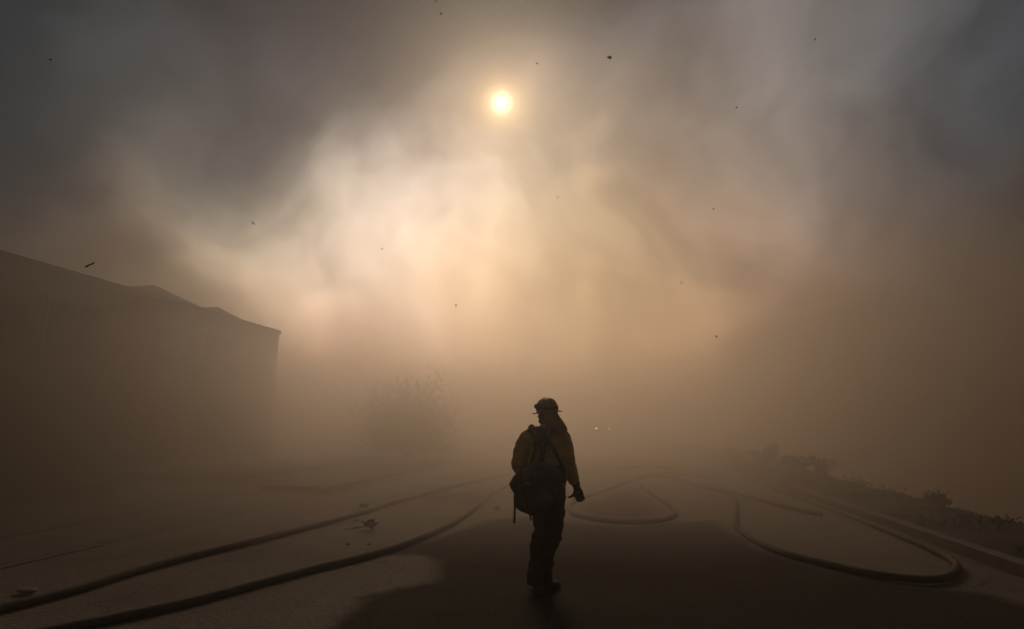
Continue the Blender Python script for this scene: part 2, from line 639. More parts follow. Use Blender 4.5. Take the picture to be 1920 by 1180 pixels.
# pavement and driveway in slabs
def slabs(name, xr, yr, nx_, ny_, z, zlow=None):
    r = bpy.data.objects.new(name, None)
    COL.objects.link(r)
    structure(r)
    wx, wy = (xr[1] - xr[0]) / nx_, (yr[1] - yr[0]) / ny_
    g = Geo().box(-wx / 2 + .006, wx / 2 - .006, -wy / 2 + .006, wy / 2 - .006, -0.1, 0)
    me = g.mesh('slab')
    for i in range(nx_):
        for j in range(ny_):
            link('slab', me, M_CONC, r, loc=(xr[0] + wx * (i + .5), yr[0] + wy * (j + .5), (z if j * wy + yr[0] > 12.9 or zlow is None else zlow) + random.uniform(-.004, .004)))
    return r


slabs('pavement', (-8.93, -7.21), (-6, 60), 1, 40, 0.125, -0.012)
slabs('driveway', (-14.3, -8.94), (2.6, 14.9), 3, 6, -0.006)

# lawn with its rounded corner by the driveway
lg = Geo()
edge = [(-10.9 + 0.55 * math.sin(t), 15.55 - 0.45 * math.cos(t)) for t in np.linspace(0, math.pi / 2, 7)]
outline = [(-14.45, 15.08)] + edge + [(-10.5, 24), (-10.6, 40), (-10.6, 60), (-14.45, 60)]
n = len(outline)
lg.add([(x, y, 0.20) for x, y in outline] + [(x, y, 0.0) for x, y in outline],
       [tuple(range(n))] + [(i, i + n, (i + 1) % n + n, (i + 1) % n) for i in range(n)])
structure(link('lawn', lg.mesh('lawn'), M_LAWN))


def blades(name, n, area, zf, h, w, material):
    vs, fs = [], []
    for _ in range(n):
        x, y = area()
        z = zf(x, y)
        a = random.uniform(0, math.pi)
        hh = random.uniform(*h)
        lx, ly = random.gauss(0, .4) * hh, random.gauss(0, .4) * hh
        dx, dy = math.cos(a) * w, math.sin(a) * w
        k = len(vs)
        vs += [(x - dx, y - dy, z - .01), (x + dx, y + dy, z - .01), (x + lx, y + ly, z + hh)]
        fs.append((k, k + 1, k + 2))
    o = link(name, mesh_from(name, vs, fs), material)
    o['kind'] = 'stuff'
    return o


blades('grass', 14000, lambda: (random.uniform(-14.3, -10.55), 15.3 + 30 * random.random() ** 1.6), lambda x, y: 0.2, (.04, .09), .006, M_GRASS)
def verge_pt():
    y = 4 + 40 * random.random() ** 1.5
    x = 4.6 + 4.2 * random.random() ** 0.8
    for _ in range(6):
        if mnoise.noise(Vector((x * .9, y * .9, 4))) > -.05:
            break
        x, y = 4.6 + 4.2 * random.random() ** 0.8, 4 + 40 * random.random() ** 1.5
    return x, y
blades('dry_grass', 20000, verge_pt, ground_z, (.015, .085), .009, M_DRYGRASS)


def litter_pt():
    return random.uniform(-6.8, 4.2), 2.5 + 22 * random.random() ** 1.3
lv, lf = [], []
for _ in range(420):
    x, y = litter_pt()
    s = random.uniform(.006, .022)
    a = random.uniform(0, 6.28)
    k = len(lv)
    for q in range(4):
        aa = a + q * math.pi / 2
        lv.append((x + s * math.cos(aa) * (1 if q % 2 else .55), y + s * math.sin(aa) * (1 if q % 2 else .55), .004 + s * random.uniform(0, .5)))
    lf.append((k, k + 1, k + 2, k + 3))
lt = link('leaf_litter', mesh_from('leaf_litter', lv, lf), M_DEAD)
lt['kind'] = 'stuff'

# ------------------------------------------------------------------ house
FX = -14.5
house = empty('house', (FX, 13.5, 0.0))
tag(house, 'two-storey stucco house with low hipped roof, fading into the smoke on the left', 'house')
def hpart(name, geo, m, parent=house, smooth=False):
    me = geo.mesh(name)
    me.transform(Matrix.Translation((-FX, -13.5, 0)))
    return link(name, me, m, parent, smooth)


HY0, HY1 = 1.5, 22.9
hpart('wall', Geo().box(FX - 10, FX, HY0, HY1 - .06, -0.1, 5.62), M_STUCCO)
rg = Geo()
ez, rz = 5.80, 6.95
rg.add([(FX + .02, HY0, ez - .17), (FX + .02, HY1, ez - .17), (FX - 10.02, HY1, ez - .17), (FX - 10.02, HY0, ez - .17),
        (FX + .02, HY0, ez), (FX + .02, HY1, ez), (FX - 10.02, HY1, ez), (FX - 10.02, HY0, ez),
        (FX - 5, HY0 + 4, rz), (FX - 5, HY1 - 4.8, rz)],
       [(0, 1, 5, 4), (1, 2, 6, 5), (2, 3, 7, 6), (3, 0, 4, 7), (0, 3, 2, 1), (4, 5, 9, 8), (6, 7, 8, 9), (5, 6, 9), (7, 4, 8)])
roof = hpart('roof', rg, M_ROOF)
def small_hip(y0, y1, ax, ay, az):
    g = Geo()
    g.add([(FX + .05, y0, ez + .004), (FX + .05, y1, ez + .004), (ax, ay, az), (ax - 2.4, ay, az), (FX - 3.0, y0, ez + .3), (FX - 3.0, y1, ez + .3)],
          [(0, 1, 2), (1, 5, 3, 2), (0, 2, 3, 4), (4, 3, 5)])
    me = g.mesh('roof_hip')
    me.transform(Matrix.Translation((-FX, -13.5, 0)))
    return link('roof_hip', me, M_ROOF, roof)


small_hip(14.78, 17.88, -15.1, 16.3, 6.28)
small_hip(17.9, 20.03, -14.72, 19.0, 6.08)
hpart('fascia', Geo().box(FX + .024, FX + .06, HY0, HY1, ez - .19, ez - .02), M_TRIM)
for (y0, y1, z0, z1) in ((4.0, 5.6, 3.6, 4.9), (8.5, 10.1, 3.6, 4.9), (12.3, 13.9, 3.6, 4.9), (15.7, 17.0, 3.6, 4.9), (18.4, 19.6, 3.6, 4.9), (21.0, 22.1, 3.6, 4.9), (18.0, 19.9, 0.95, 2.3)):
    fr = Geo()
    fr.box(FX + .003, FX + .05, y0 - .08, y1 + .08, z0 - .08, z0)
    fr.box(FX + .003, FX + .05, y0 - .08, y1 + .08, z1, z1 + .08)
    fr.box(FX + .004, FX + .047, y0 - .08, y0, z0, z1)
    fr.box(FX + .004, FX + .047, y1, y1 + .08, z0, z1)
    w_ = hpart('window', fr, M_TRIM)
    ym = (y0 + y1) / 2
    hpart('sill', Geo().box(FX + .003, FX + .10, y0 - .12, y1 + .12, z0 - .13, z0 - .083), M_TRIM, w_)
    for a, b_ in ((y0, ym - .02), (ym + .02, y1)):
        hpart('pane', Geo().box(FX + .004, FX + .02, a, b_, z0 + .002, z1 - .002), M_GLASS, w_)
    hpart('mullion', Geo().box(FX + .004, FX + .04, ym - .02, ym + .02, z0 + .002, z1 - .002), M_TRIM, w_)
gd = hpart('garage_door', Geo().box(FX + .003, FX + .02, 4.4, 9.4, 0.15, 2.35), M_DOOR)
for i in range(4):
    hpart('panel', Geo().box(FX + .022, FX + .05, 4.42, 9.38, 0.17 + .55 * i, 0.17 + .55 * i + .53), M_DOOR, gd)
fd = hpart('front_door', Geo().box(FX + .003, FX + .03, 15.9, 16.85, 0.2, 2.25), M_TRIM)
hpart('handle', Geo().ball((FX + .07, 16.74, 1.15), (.04, .03, .03)), M_ALU, fd, True)

# ------------------------------------------------------------------ trees and shrubs
def leaf_cloud(pts_fn, n, size, name):
    vs, fs = [], []
    for _ in range(n):
        p, up = pts_fn()
        s = random.uniform(*size)
        d = (up + Vector((random.gauss(0, .5), random.gauss(0, .5), random.gauss(0, .4)))).normalized()
        q = d.cross(Vector((random.gauss(0, 1), random.gauss(0, 1), random.gauss(0, 1)))).normalized() * s * .28
        nrm = d.cross(q).normalized() * s * .12
        k = len(vs)
        vs += [p, p + d * s * .5 + q + nrm, p + d * s, p + d * s * .5 - q + nrm]
        fs.append((k, k + 1, k + 2, k + 3))
    return mesh_from(name, vs, fs)


def shrub(x, y, h, w, label, n=420, spiky=0.5, z=None):
    r = empty('shrub', (x, y, ground_z(x, y) if z is None else z))
    tag(r, label, 'shrub', 'shrubs along the verge')
    g = Geo()
    tips = []
    for i in range(9):
        a = random.uniform(0, 6.28)
        rr = random.uniform(.2, 1) * w
        tip = Vector((rr * math.cos(a), rr * math.sin(a), h * random.uniform(.35, .75)))
        mid = Vector((tip.x * .4, tip.y * .4, tip.z * .55))
        g.tube([(0, 0, -.05), mid, tip], [.014, .009, .004], 5)
        tips.append((mid, tip))

    def pf():
        m, t = random.choice(tips)
        u = random.uniform(-.6, 1.05)
        p = m.lerp(t, u) + Vector((random.gauss(0, .12 * w), random.gauss(0, .12 * w), random.gauss(0, .07 * h)))
        p.z = max(.01, p.z)
        return p, Vector((p.x, p.y, h * spiky)).normalized()
    link('stem', g.mesh('stem'), M_BARK, r)
    link('foliage', leaf_cloud(pf, int(n * 2.2), (.05, .13), 'foliage'), M_LEAF, r)
    return r


shrub(5.25, 26.8, .8, .65, 'farthest dim shrub where the right kerb fades away')
shrub(5.75, 24.6, 1.1, .7, 'tall rounded shrub just beyond the far end of the right kerb', 600)
shrub(6.9, 26.6, .8, .8, 'faint bush behind the tall rounded shrub on the verge')
shrub(6.15, 21.6, .7, .7, 'low spreading shrub on the verge nearer than the tall rounded one')
shrub(7.2, 22.4, 1.0, .6, 'ragged upright shrub at the lip of the bank', 380, 1.2)
shrub(7.6, 20.2, .75, .8, 'wide low shrub on the bank before the ragged upright one')
shrub(7.3, 17.8, .55, .9, 'flat matted shrub on the bank edge left of the pale rock')
shrub(7.15, 14.9, .5, .28, 'small dark upright shrub beside the pale rock', 300, 1.4)
shrub(7.5, 14.1, .42, .55, 'low shrub with bare twigs right of the pale rock', 260, .9)
shrub(6.75, 12.0, .35, .4, 'nearest small weed clump on the bank by the right frame edge', 220, 1.1)

rk = Geo().ball((0, 0, 0), (.16, .13, .11), 10, 7, .8)
rme_ = rk.mesh('rock')
for v in rme_.vertices:
    v.co += v.co.normalized() * .035 * mnoise.noise(v.co * 9)
tag(link('rock', rme_, M_ROCK, smooth=True, loc=(7.0, 15.4, ground_z(7.0, 15.4) + .06)), 'pale rock on the dark bank beside a small upright shrub', 'rock')

# the tree beyond the house
tx, ty = -9.35, 25.7
tree = empty('tree', (tx, ty, .08))
tree.scale = (.92, .78, .75)
tag(tree, 'bushy young tree dimly seen through smoke between the house and the firefighter', 'tree')
tg = Geo()
tg.tube([(0, 0, -.1), (.05, 0, .8), (.0, .05, 1.7)], [.24, .19, .15], 10)
limbs = []
for i in range(24):
    a = i * 2.4 + random.uniform(-.3, .3)
    rr = random.uniform(1.0, 2.9)
    tip = Vector((rr * math.cos(a) * .95, rr * math.sin(a), random.uniform(1.6, 5.7) - .38 * rr))
    b0 = Vector((0, 0, random.uniform(0.3, 1.2)))
    mid = b0.lerp(tip, .5) + Vector((0, 0, -.15))
    tg.tube([b0, mid, tip], [.09, .055, .02], 6)
    limbs.append((mid, tip))
link('trunk', tg.mesh('trunk'), M_BARK, tree, True)


def tree_pt():
    m, t = random.choice(limbs)
    u = random.uniform(-.2, 1.05)
    sp = .60 * (1.15 - .5 * u)
    p = m.lerp(t, u) + Vector((random.gauss(0, sp), random.gauss(0, sp), random.gauss(0, .38)))
    p.z = max(.5, p.z)
    return p, (Vector((p.x, p.y, 0)) * .3 + Vector((.15, 0, 1))).normalized()


link('crown', leaf_cloud(tree_pt, 4600, (.12, .38), 'crown'), M_LEAF, tree)

# ------------------------------------------------------------------ truck far down the street, headlights on
trk = empty('truck', (-1.19, 63.6, 0.0))
trk.scale = (1.0, 1.0, 1.1)
tag(trk, 'far-off truck with two lit headlights, almost lost in the smoke', 'truck')
tb = Geo().box(-1.0, 1.0, .9, 5.4, .55, 1.25).box(-.98, .98, .0, .898, .55, 1.18)
link('body', tb.mesh('body'), M_TRUCK, trk)
cg = Geo()
cg.loft([[(-.95, .95, 1.252), (.95, .95, 1.252), (.95, 2.9, 1.252), (-.95, 2.9, 1.252)],
         [(-.8, 1.55, 1.9), (.8, 1.55, 1.9), (.8, 2.75, 1.9), (-.8, 2.75, 1.9)]])
link('cab', cg.mesh('cab'), M_TRUCK, trk)
wg = Geo()
wg.add([(-.83, 1.02, 1.31), (.83, 1.02, 1.31), (.72, 1.5, 1.85), (-.72, 1.5, 1.85), (-.83, 1.0, 1.31), (.83, 1.0, 1.31), (.72, 1.48, 1.85), (-.72, 1.48, 1.85)],
       [(4, 5, 6, 7), (0, 3, 2, 1), (0, 1, 5, 4), (2, 3, 7, 6), (1, 2, 6, 5), (3, 0, 4, 7)])
link('windscreen', wg.mesh('windscreen'), M_GLASS, trk)
link('bumper', Geo().box(-1.0, 1.0, -.14, -.004, .42, .72).mesh('bumper'), M_BLACK, trk)
link('grille', Geo().box(-.5, .5, -.03, -.003, .8, 1.12).mesh('grille'), M_BLACK, trk)
for sx in (-1, 1):
    for wy in (.85, 4.3):
        wgeo = Geo()
        wgeo.loft([[(sx * .93 + d, wy + .4 * math.cos(a), .4 + .4 * math.sin(a)) for a in np.linspace(0, 2 * math.pi, 18)[:-1]] for d in (-.13, .13)])
        link('wheel', wgeo.mesh('wheel'), M_BLACK, trk)
M_LAMP = bpy.data.materials.new('headlight_glow')
M_LAMP.use_nodes = True
lb = M_LAMP.node_tree.nodes['Principled BSDF']
lb.inputs['Base Color'].default_value = (.8, .8, .8, 1)
lb.inputs['Emission Color'].default_value = (1.0, .86, .66, 1)
lb.inputs['Emission Strength'].default_value = LAMP_E
for sx in (-.68, .68):
    link('headlight', Geo().ball((sx, -.02, 1.28), (.10, .05, .075)).mesh('headlight'), M_LAMP, trk, True)

# ------------------------------------------------------------------ fire hoses
HR = 0.043
HOSES = [
    ('long straight fire hose lying nearer the pavement at the left, running past the firefighter', 'A',
     [(-5.419, 4.334), (-5.364, 4.55), (-5.26, 5.204), (-5.266, 5.919), (-5.18, 6.726), (-5.007, 7.65), (-4.812, 8.876), (-4.63, 10.651), (-4.60, 11.817), (-4.395, 14.245), (-3.979, 16.938), (-3.438, 19.368), (-2.785, 21.694), (-1.977, 23.932), (-0.741, 25.91), (0.5, 27.9)], 8),
    ('fire hose curving from the lower left corner towards the firefighter', 'C',
     [(-4.72, 3.55), (-4.542, 3.93), (-4.364, 4.189), (-4.147, 4.514), (-3.85, 5.011), (-3.63, 5.643), (-3.37, 6.343), (-3.17, 6.75), (-3.03, 7.1), (-2.889, 7.616), (-2.72, 8.724), (-2.66, 9.965), (-2.732, 11.655), (-2.89, 13.796), (-2.86, 16.463), (-2.45, 18.674), (-1.75, 20.564), (-0.8, 22.1), (0.358, 23.3), (1.2, 23.75)], 13),
    ('fire hose looped in an oval on the wet road right of the firefighter', 'L',
     [(3.2, 21.8), (2.5, 20.7), (1.957, 20.763), (1.3, 20.5), (0.85, 19.496), (0.50, 18.081), (0.12, 16.542), (-0.287, 14.84), (-0.684, 13.547), (-0.878, 12.654), (-0.915, 11.812), (-0.82, 11.15), (-0.64, 10.73), (-0.25, 10.37), (0.18, 10.25), (0.62, 10.40), (0.94, 10.83), (1.08, 11.434), (1.08, 12.404), (0.95, 13.63), (0.75, 15.513), (0.66, 16.8), (0.68, 17.9), (0.86, 18.9), (1.12, 19.45), (1.509, 19.45), (1.88, 18.55), (2.24, 17.2), (2.56, 16.1), (2.80, 15.3), (2.97, 14.382), (3.14, 13.533), (3.36, 12.558), (3.567, 11.95), (3.68, 11.70)], 5),
    ('fire hose making the big right-hand loop that runs back along the right kerb', 'E',
     [(3.0, 27.6), (2.1, 25.8), (1.75, 23.7), (1.75, 21.9, .05), (1.78, 20.7, .15), (1.80, 19.6, .15), (1.92, 18.3, .05), (2.08, 17.2), (2.36, 16.2), (2.60, 15.3), (2.62, 14.2), (2.47, 13.066), (2.24, 11.917), (2.03, 10.954), (1.90, 10.098), (1.88, 9.256), (1.95, 8.601), (2.10, 8.092), (2.29, 7.764), (2.521, 7.429), (2.751, 7.177), (2.97, 7.04), (3.20, 7.02), (3.43, 7.16), (3.662, 7.454), (3.87, 7.82), (4.00, 8.268), (4.06, 8.727), (4.09, 9.16), (4.10, 9.642), (4.13, 10.484), (4.15, 11.441), (4.13, 12.531), (4.08, 14.07), (4.05, 16.629), (4.08, 20.5)], 14),
    ('fire hose in the farthest tangle on the road, faint in the smoke', 'F',
     [(0.55, 24.6), (1.2, 26.3), (2.243, 26.1), (2.7, 24.2), (3.1, 22.7), (3.5, 20.6), (3.1, 19.3), (2.75, 19.6), (2.45, 22.0), (1.3, 22.7, .12), (0.3, 22.4)], 4),
]
for label, key, pts, cp in HOSES:
    p3 = [(p[0], p[1], HR - .012 + (p[2] if len(p) > 2 else 0)) for p in pts]
    line = spline(p3, .05)
    line = [p + Vector((.012 * mnoise.noise(Vector((p.y * .9, ord(key) % 7, 0))), .0, 0)) for p in line]
    g = Geo()
    rad = [(HR * (1 + .05 * mnoise.noise(Vector((i * .05, 2, 1)))), HR * .93) for i in range(len(line))]
    g.tube(line, rad, 14)
    h = tag(link('fire_hose', g.mesh('fire_hose'), M_HOSE, smooth=True), label, 'fire hose', 'fire hoses laid along the road')
    q = Vector(p3[cp])
    i0 = min(range(len(line)), key=lambda i: (line[i] - q).length)
    i0 = max(3, min(len(line) - 4, i0))
    d = (line[i0 + 2] - line[i0 - 2]).normalized()
    c = line[i0]
    cg = Geo()
    for a, b_, r in ((-.11, -.04, HR * 1.12), (-.04, 0.0, HR * 1.32), (0.002, .04, HR * 1.32), (.04, .11, HR * 1.12)):
        cg.tube([c + d * a, c + d * (a + .006), c + d * (b_ - .006), c + d * b_], [r * .94, r, r, r * .94], 16)
    link('coupling', cg.mesh('coupling'), M_BRASS, h, True)

# ------------------------------------------------------------------ things lying on the road
def sprig(x, y, label, s=1.0, rot=0.0, name='fallen_sprig'):
    r = empty(name, (x, y, .0), rot)
    tag(r, label, 'debris')
    g = Geo()
    g.tube([(-.30 * s, -.05 * s, .012), (-.12 * s, -.03 * s, .03), (.02 * s, 0, .05 * s)], [.006, .007, .008], 6)
    g.tube([(-.22 * s, .16 * s, .012), (-.08 * s, .07 * s, .03), (.02 * s, 0, .05 * s)], [.005, .006, .007], 6)
    g.tube([(.02 * s, 0, .05 * s), (.12 * s, .03 * s, .08 * s), (.15 * s, .06 * s, .17 * s)], [.008, .006, .004], 6)
    link('twig', g.mesh('twig'), M_DEAD, r, True)
    for i in range(11):
        a = random.uniform(0, 6.28)
        c = Vector((.06 + random.gauss(0, .05), random.gauss(0, .04), random.uniform(.03, .11))) * s
        l = Geo()
        u = Vector((math.cos(a), math.sin(a), random.uniform(-.2, .7))).normalized() * .09 * s
        w_ = u.cross(Vector((0, 0, 1))).normalized() * .03 * s
        b_ = Vector((0, 0, .02 * s))
        l.add([c - u, c - u * .3 + w_ + b_, c - u * .3 - w_ + b_, c + u * .4 + w_ * .8 + b_ * 1.6, c + u * .4 - w_ * .8 + b_ * 1.6, c + u + b_ * .4, c - b_ * .5, c + u * .4 + b_ * .5],
              [(0, 2, 6, 1), (1, 6, 7, 3), (6, 2, 4, 7), (3, 7, 4, 5)])
        link('leaf', l.mesh('leaf'), M_DEAD, r)
    return r


sprig(-3.93, 8.95, 'dark dead sprig with two bare twigs lying between the two left hoses', 1.0, .2)
sprig(-4.93, 11.05, 'dried sprig with curled leaves caught against the farther left hose', .8, 1.0)
sprig(-2.25, 11.3, 'small flat scrap of dead leaves on the road left of the firefighter', .55, 2.1)
st = Geo().ball((0, 0, 0), (.11, .06, .022), 12, 7, .9)
stm = st.mesh('stone')
for v in stm.vertices:
    v.co += v.co.normalized() * .02 * mnoise.noise(v.co * 14)
tag(link('stone', stm, M_ROCK, smooth=True, loc=(-5.72, 5.1, .02)), 'flat pale stone beside the left hose in the bottom left corner', 'stone')
ch = Geo().ball((0, 0, 0), (.05, .03, .02), 8, 5, .6)
tag(link('paper_scrap', ch.mesh('paper_scrap'), M_REFL, loc=(3.90, 11.15, .012)), 'tiny pale scrap in the gutter by the right kerb', 'scrap')
for dx, dy, s in ((-4.41, 9.68, .05), (-3.66, 7.8, .035), (-3.38, 7.85, .03)):
    g = Geo().ball((0, 0, 0), (s, s * .6, s * .3), 8, 5, .8)
    lab = {-4.41: 'dark crumb of bark between the left hoses, above the sprig', -3.66: 'left one of two dark crumbs below the sprig', -3.38: 'right one of two dark crumbs below the sprig'}[dx]
    tag(link('bark_chip', g.mesh('bark_chip'), M_DEAD, loc=(dx, dy, s * .25)), lab, 'debris', 'bark crumbs on the road')

# ------------------------------------------------------------------ ash flakes adrift
ASH = [((-1.403, 4.323, 5.243), .012, .9, 0, 'ash speck near the top edge, up left of the sun'),
       ((0.054, 3.258, 3.878), .013, .62, 0, 'large diamond-shaped black flake to the right of the sun'),
       ((1.507, 3.918, 4.307), .012, .35, 1.5, 'thin upright splinter high in the smoke at the right'),
       ((-4.791, 3.731, 4.782), .014, .6, .3, 'dim flake near the top left corner of the smoke'),
       ((-2.791, 2.558, 2.467), .024, .22, .5, 'charred twig floating above the house roofline'),
       ((-2.187, 3.069, 2.854), .019, .16, -.85, 'thin slanted splinter before the bright smoke above the house'),
       ((-1.085, 3.871, 2.454), .014, .3, 1.5, 'small upright splinter above the tree, left of the firefighter'),
       ((-0.569, 4.57, 4.815), .009, .8, 0, 'tiny speck between the sun and the large diamond flake'),
       ((1.12, 4.662, 4.256), .010, .6, .8, 'tiny speck under the upright splinter at the right'),
       ((0.854, 4.819, 2.323), .010, .9, 0, 'round black speck right of and above the firefighter'),
       ((0.652, 5.19, 2.879), .008, .8, .6, 'faint speck in the smoke high above the round black one'),
       ((-2.035, 4.72, 3.197), .008, .8, .2, 'faint speck in the middle of the brightest smoke'),
       ((-0.439, 4.999, 3.7), .008, .7, 1.0, 'faint speck straight below the sun and to its right'),
       ((0.985, 5.248, 3.584), .009, .7, .4, 'faint speck midway up the right half of the smoke'),
       ((-1.357, 4.027, 5.118), .011, .5, 1.0, 'speck cut by the top edge of the picture left of the sun')]
for pos, s, asp, rot, label in ASH:
    n = 7
    ring = []
    for k in range(n):
        a = 2 * math.pi * k / n
        r = s * random.uniform(.75, 1.05)
        ring.append((r * math.cos(a), r * asp * math.sin(a)))
    if asp == .62:
        ring = [(-.0185, 0), (-.006, -.0075), (.004, -.0135), (.012, -.006), (.0145, .001), (.008, .009), (0.003, .0125), (-.009, .006)]
    if asp == .22:
        ring = [(-.026, .004), (-.024, -.004), (-.016, -.005), (-.002, -.001), (.010, -.004), (.027, -.003), (.027, .002), (.010, .001), (-.002, .004), (-.016, .003)]
    cr, sr = math.cos(rot), math.sin(rot)
    ring = [(x * cr - y * sr, x * sr + y * cr) for x, y in ring]
    th = max(.0015, s * .12)
    g = Geo()
    g.loft([[(x, -th, y) for x, y in ring], [(x, th, y) for x, y in ring]])
    o = link('ash_flake', g.mesh('ash_flake'), M_ASH, loc=pos)
    o.rotation_euler = (0, 0, R(9.9))
    tag(o, label, 'ash flake', 'ash flakes drifting in the smoke')

# ------------------------------------------------------------------ the firefighter
# local frame: x to the right as seen from behind, y away, z up; origin between the boots
PX, PY, PR = -0.7235, 5.963, R(9.911)
person = empty('person', (PX, PY, 0), PR)
tag(person, 'firefighter in yellow shirt, dark trousers and helmet standing on the wet road, seen from behind', 'person')

HC = Vector((.056, .02, 1.745))           # middle of the head
FACE = R(52)                               # head turned to the left
fdir = Vector((-math.sin(FACE), math.cos(FACE), 0))
fside = Vector((math.cos(FACE), math.sin(FACE), 0))   # the face's right-hand side


def hp(f, s, z):
    return HC + fdir * f + fside * s + Vector((0, 0, z))


# body under the clothes, head included: one skin
b = Geo()
b.ball(hp(-.005, 0, .0), (.088, .088, .115), 18, 12)
b.ball(hp(.035, 0, -.055), (.062, .062, .075), 14, 9)
b.ball(hp(.084, 0, -.096), (.030, .030, .024), 10, 7)               # chin
b.ball(hp(.098, 0, -.028), (.014, .014, .030), 8, 6)                # nose bridge
b.ball(hp(.108, 0, -.045), (.014, .014, .013), 8, 6)                # nose tip
b.ball(hp(.094, 0, -.074), (.020, .020, .008), 8, 6)                # upper lip
b.ball(hp(.090, 0, -.088), (.020, .020, .008), 8, 6)                # lower lip
b.ball(hp(.080, 0, .012), (.034, .034, .012), 10, 6)                # brow
for s in (-1, 1):
    b.ball(hp(.066, s * .044, -.042), (.026, .026, .026), 8, 6)     # cheek
    b.ball(hp(-.008, s * .090, -.028), (.012, .020, .034), 8, 6)    # ear
    b.ball(hp(.082, s * .032, -.012), (.012, .012, .009), 8, 6)     # eye
b.tube([(.060, .0, 1.69), (.052, .0, 1.60), (.045, -.01, 1.50)], [.062, .064, .085], 14)
b.tube([(.045, -.01, 1.52), (.045, -.01, 1.42), (.045, .0, 1.2), (.055, .0, 1.0), (.058, .0, .9)], [(.12, .08), (.165, .105), (.15, .10), (.155, .10), (.15, .10)], 18)
b.tube([(-.02, 0, .95), (-.03, .01, .52), (-.06, -.02, .10)], [.085, .056, .042], 12)
b.tube([(.125, 0, .95), (.10, .03, .52), (.03, .06, .10)], [.085, .056, .042], 12)
b.tube([(-.15, -.01, 1.49), (-.235, .0, 1.21), (-.17, .22, 1.12), (-.14, .30, 1.10)], [.052, .042, .032, .028], 10)
b.tube([(.235, -.01, 1.47), (.285, .01, 1.22), (.33, .05, 1.03), (.36, .06, .93)], [.052, .042, .030, .03], 10)
link('body', fuse(b, 'body', .009, 3), M_SKIN, person, True)

# shirt
s = Geo()
s.tube([(.055, .0, 1.615), (.052, -.005, 1.575), (.047, -.01, 1.54), (.045, -.01, 1.45), (.045, -.01, 1.32), (.05, 0, 1.15), (.062, 0, 1.02), (.07, .0, .95), (.075, 0, .93)],
       [(.075, .075), (.105, .085), (.17, .105), (.205, .13), (.205, .135), (.19, .135), (.175, .13), (.16, .125), (.15, .12)], 22)
s.tube([(-.09, -.01, 1.525), (-.165, -.005, 1.475), (-.215, .0, 1.36), (-.238, .0, 1.24), (-.232, .05, 1.195), (-.205, .16, 1.155), (-.165, .24, 1.12)], [.07, .082, .085, .083, .080, .070, .06], 16)
s.tube([(.15, -.01, 1.545), (.215, -.005, 1.485), (.238, .0, 1.37), (.262, .005, 1.24), (.290, .025, 1.14), (.318, .045, 1.055), (.323, .05, 1.04)], [.066, .076, .078, .073, .064, .057, .056], 16)
link('shirt', fuse(s, 'shirt', .011, 3, (.008, (7, 7, 9))), M_SHIRT, person, True)
# shirt collar
cg = Geo()
rings = []
for z, r in ((1.585, .083), (1.60, .080), (1.625, .074), (1.628, .068), (1.60, .070)):
    rings.append([(.056 + r * math.cos(a), .0 + r * .95 * math.sin(a), z + .012 * math.sin(a)) for a in np.linspace(0, 2 * math.pi, 25)[:-1]])
cg.loft(rings, caps=False)
link('collar', cg.mesh('collar'), M_SHIRT, person, True)

# trousers
t = Geo()
t.tube([(.06, 0, 1.03), (.06, 0, .93), (.06, .0, .82)], [(.16, .115), (.168, .125), (.15, .12)], 20)
t.tube([(-.018, 0, .90), (-.012, .0, .74), (-.012, .0, .62), (-.028, .01, .54), (-.055, .0, .40), (-.072, -.01, .25), (-.088, -.02, .10), (-.09, -.02, .085)], [.095, .093, .082, .084, .084, .078, .082, .08], 16)
t.tube([(.125, 0, .90), (.125, .01, .74), (.115, .025, .62), (.105, .035, .53), (.042, .045, .40), (.032, .05, .28), (.002, .055, .12), (.0, .055, .09)], [.096, .094, .088, .086, .080, .078, .076, .074], 16)
link('trousers', fuse(t, 'trousers', .011, 3, (.009, (8, 8, 11))), M_TROUSER, person, True)


# boots
def boot(x, y, toe):
    g = Geo()
    d = Vector((math.sin(toe), math.cos(toe), 0))
    sd = Vector((d.y, -d.x, 0))
    o = Vector((x, y, 0))
    g.tube([o + Vector((0, 0, .26)), o + Vector((0, 0, .16)), o + d * .01 + Vector((0, 0, .07))], [.052, .054, .056], 12)
    prof = [(-.075, .036, .05), (-.05, .046, .085), (.0, .048, .10), (.07, .048, .085), (.13, .052, .062), (.18, .046, .05), (.215, .028, .034)]
    rings = []
    for f, w, h in prof:
        rings.append([o + d * f + sd * (w * math.cos(a)) + Vector((0, 0, .018 + max(-.0, h * .5 * (1 + math.sin(a))))) for a in np.linspace(0, 2 * math.pi, 13)[:-1]])
    g.loft(rings)
    bt = link('boot', fuse(g, 'boot', .008, 3), M_BOOT, person, True)
    so = Geo()
    ol = [(-.085, 0), (-.075, .038), (-.03, .046), (.03, .042), (.09, .052), (.15, .054), (.20, .038), (.222, 0)]
    ol = ol + [(f, -w) for f, w in ol[-2:0:-1]]
    so.loft([[o + d * f + sd * w + Vector((0, 0, z)) for f, w in ol] for z in (.002, .012, .024)])
    link('sole', so.mesh('sole'), M_BLACK, bt)


boot(-.055, -.03, R(-8))
boot(.035, .05, R(34))


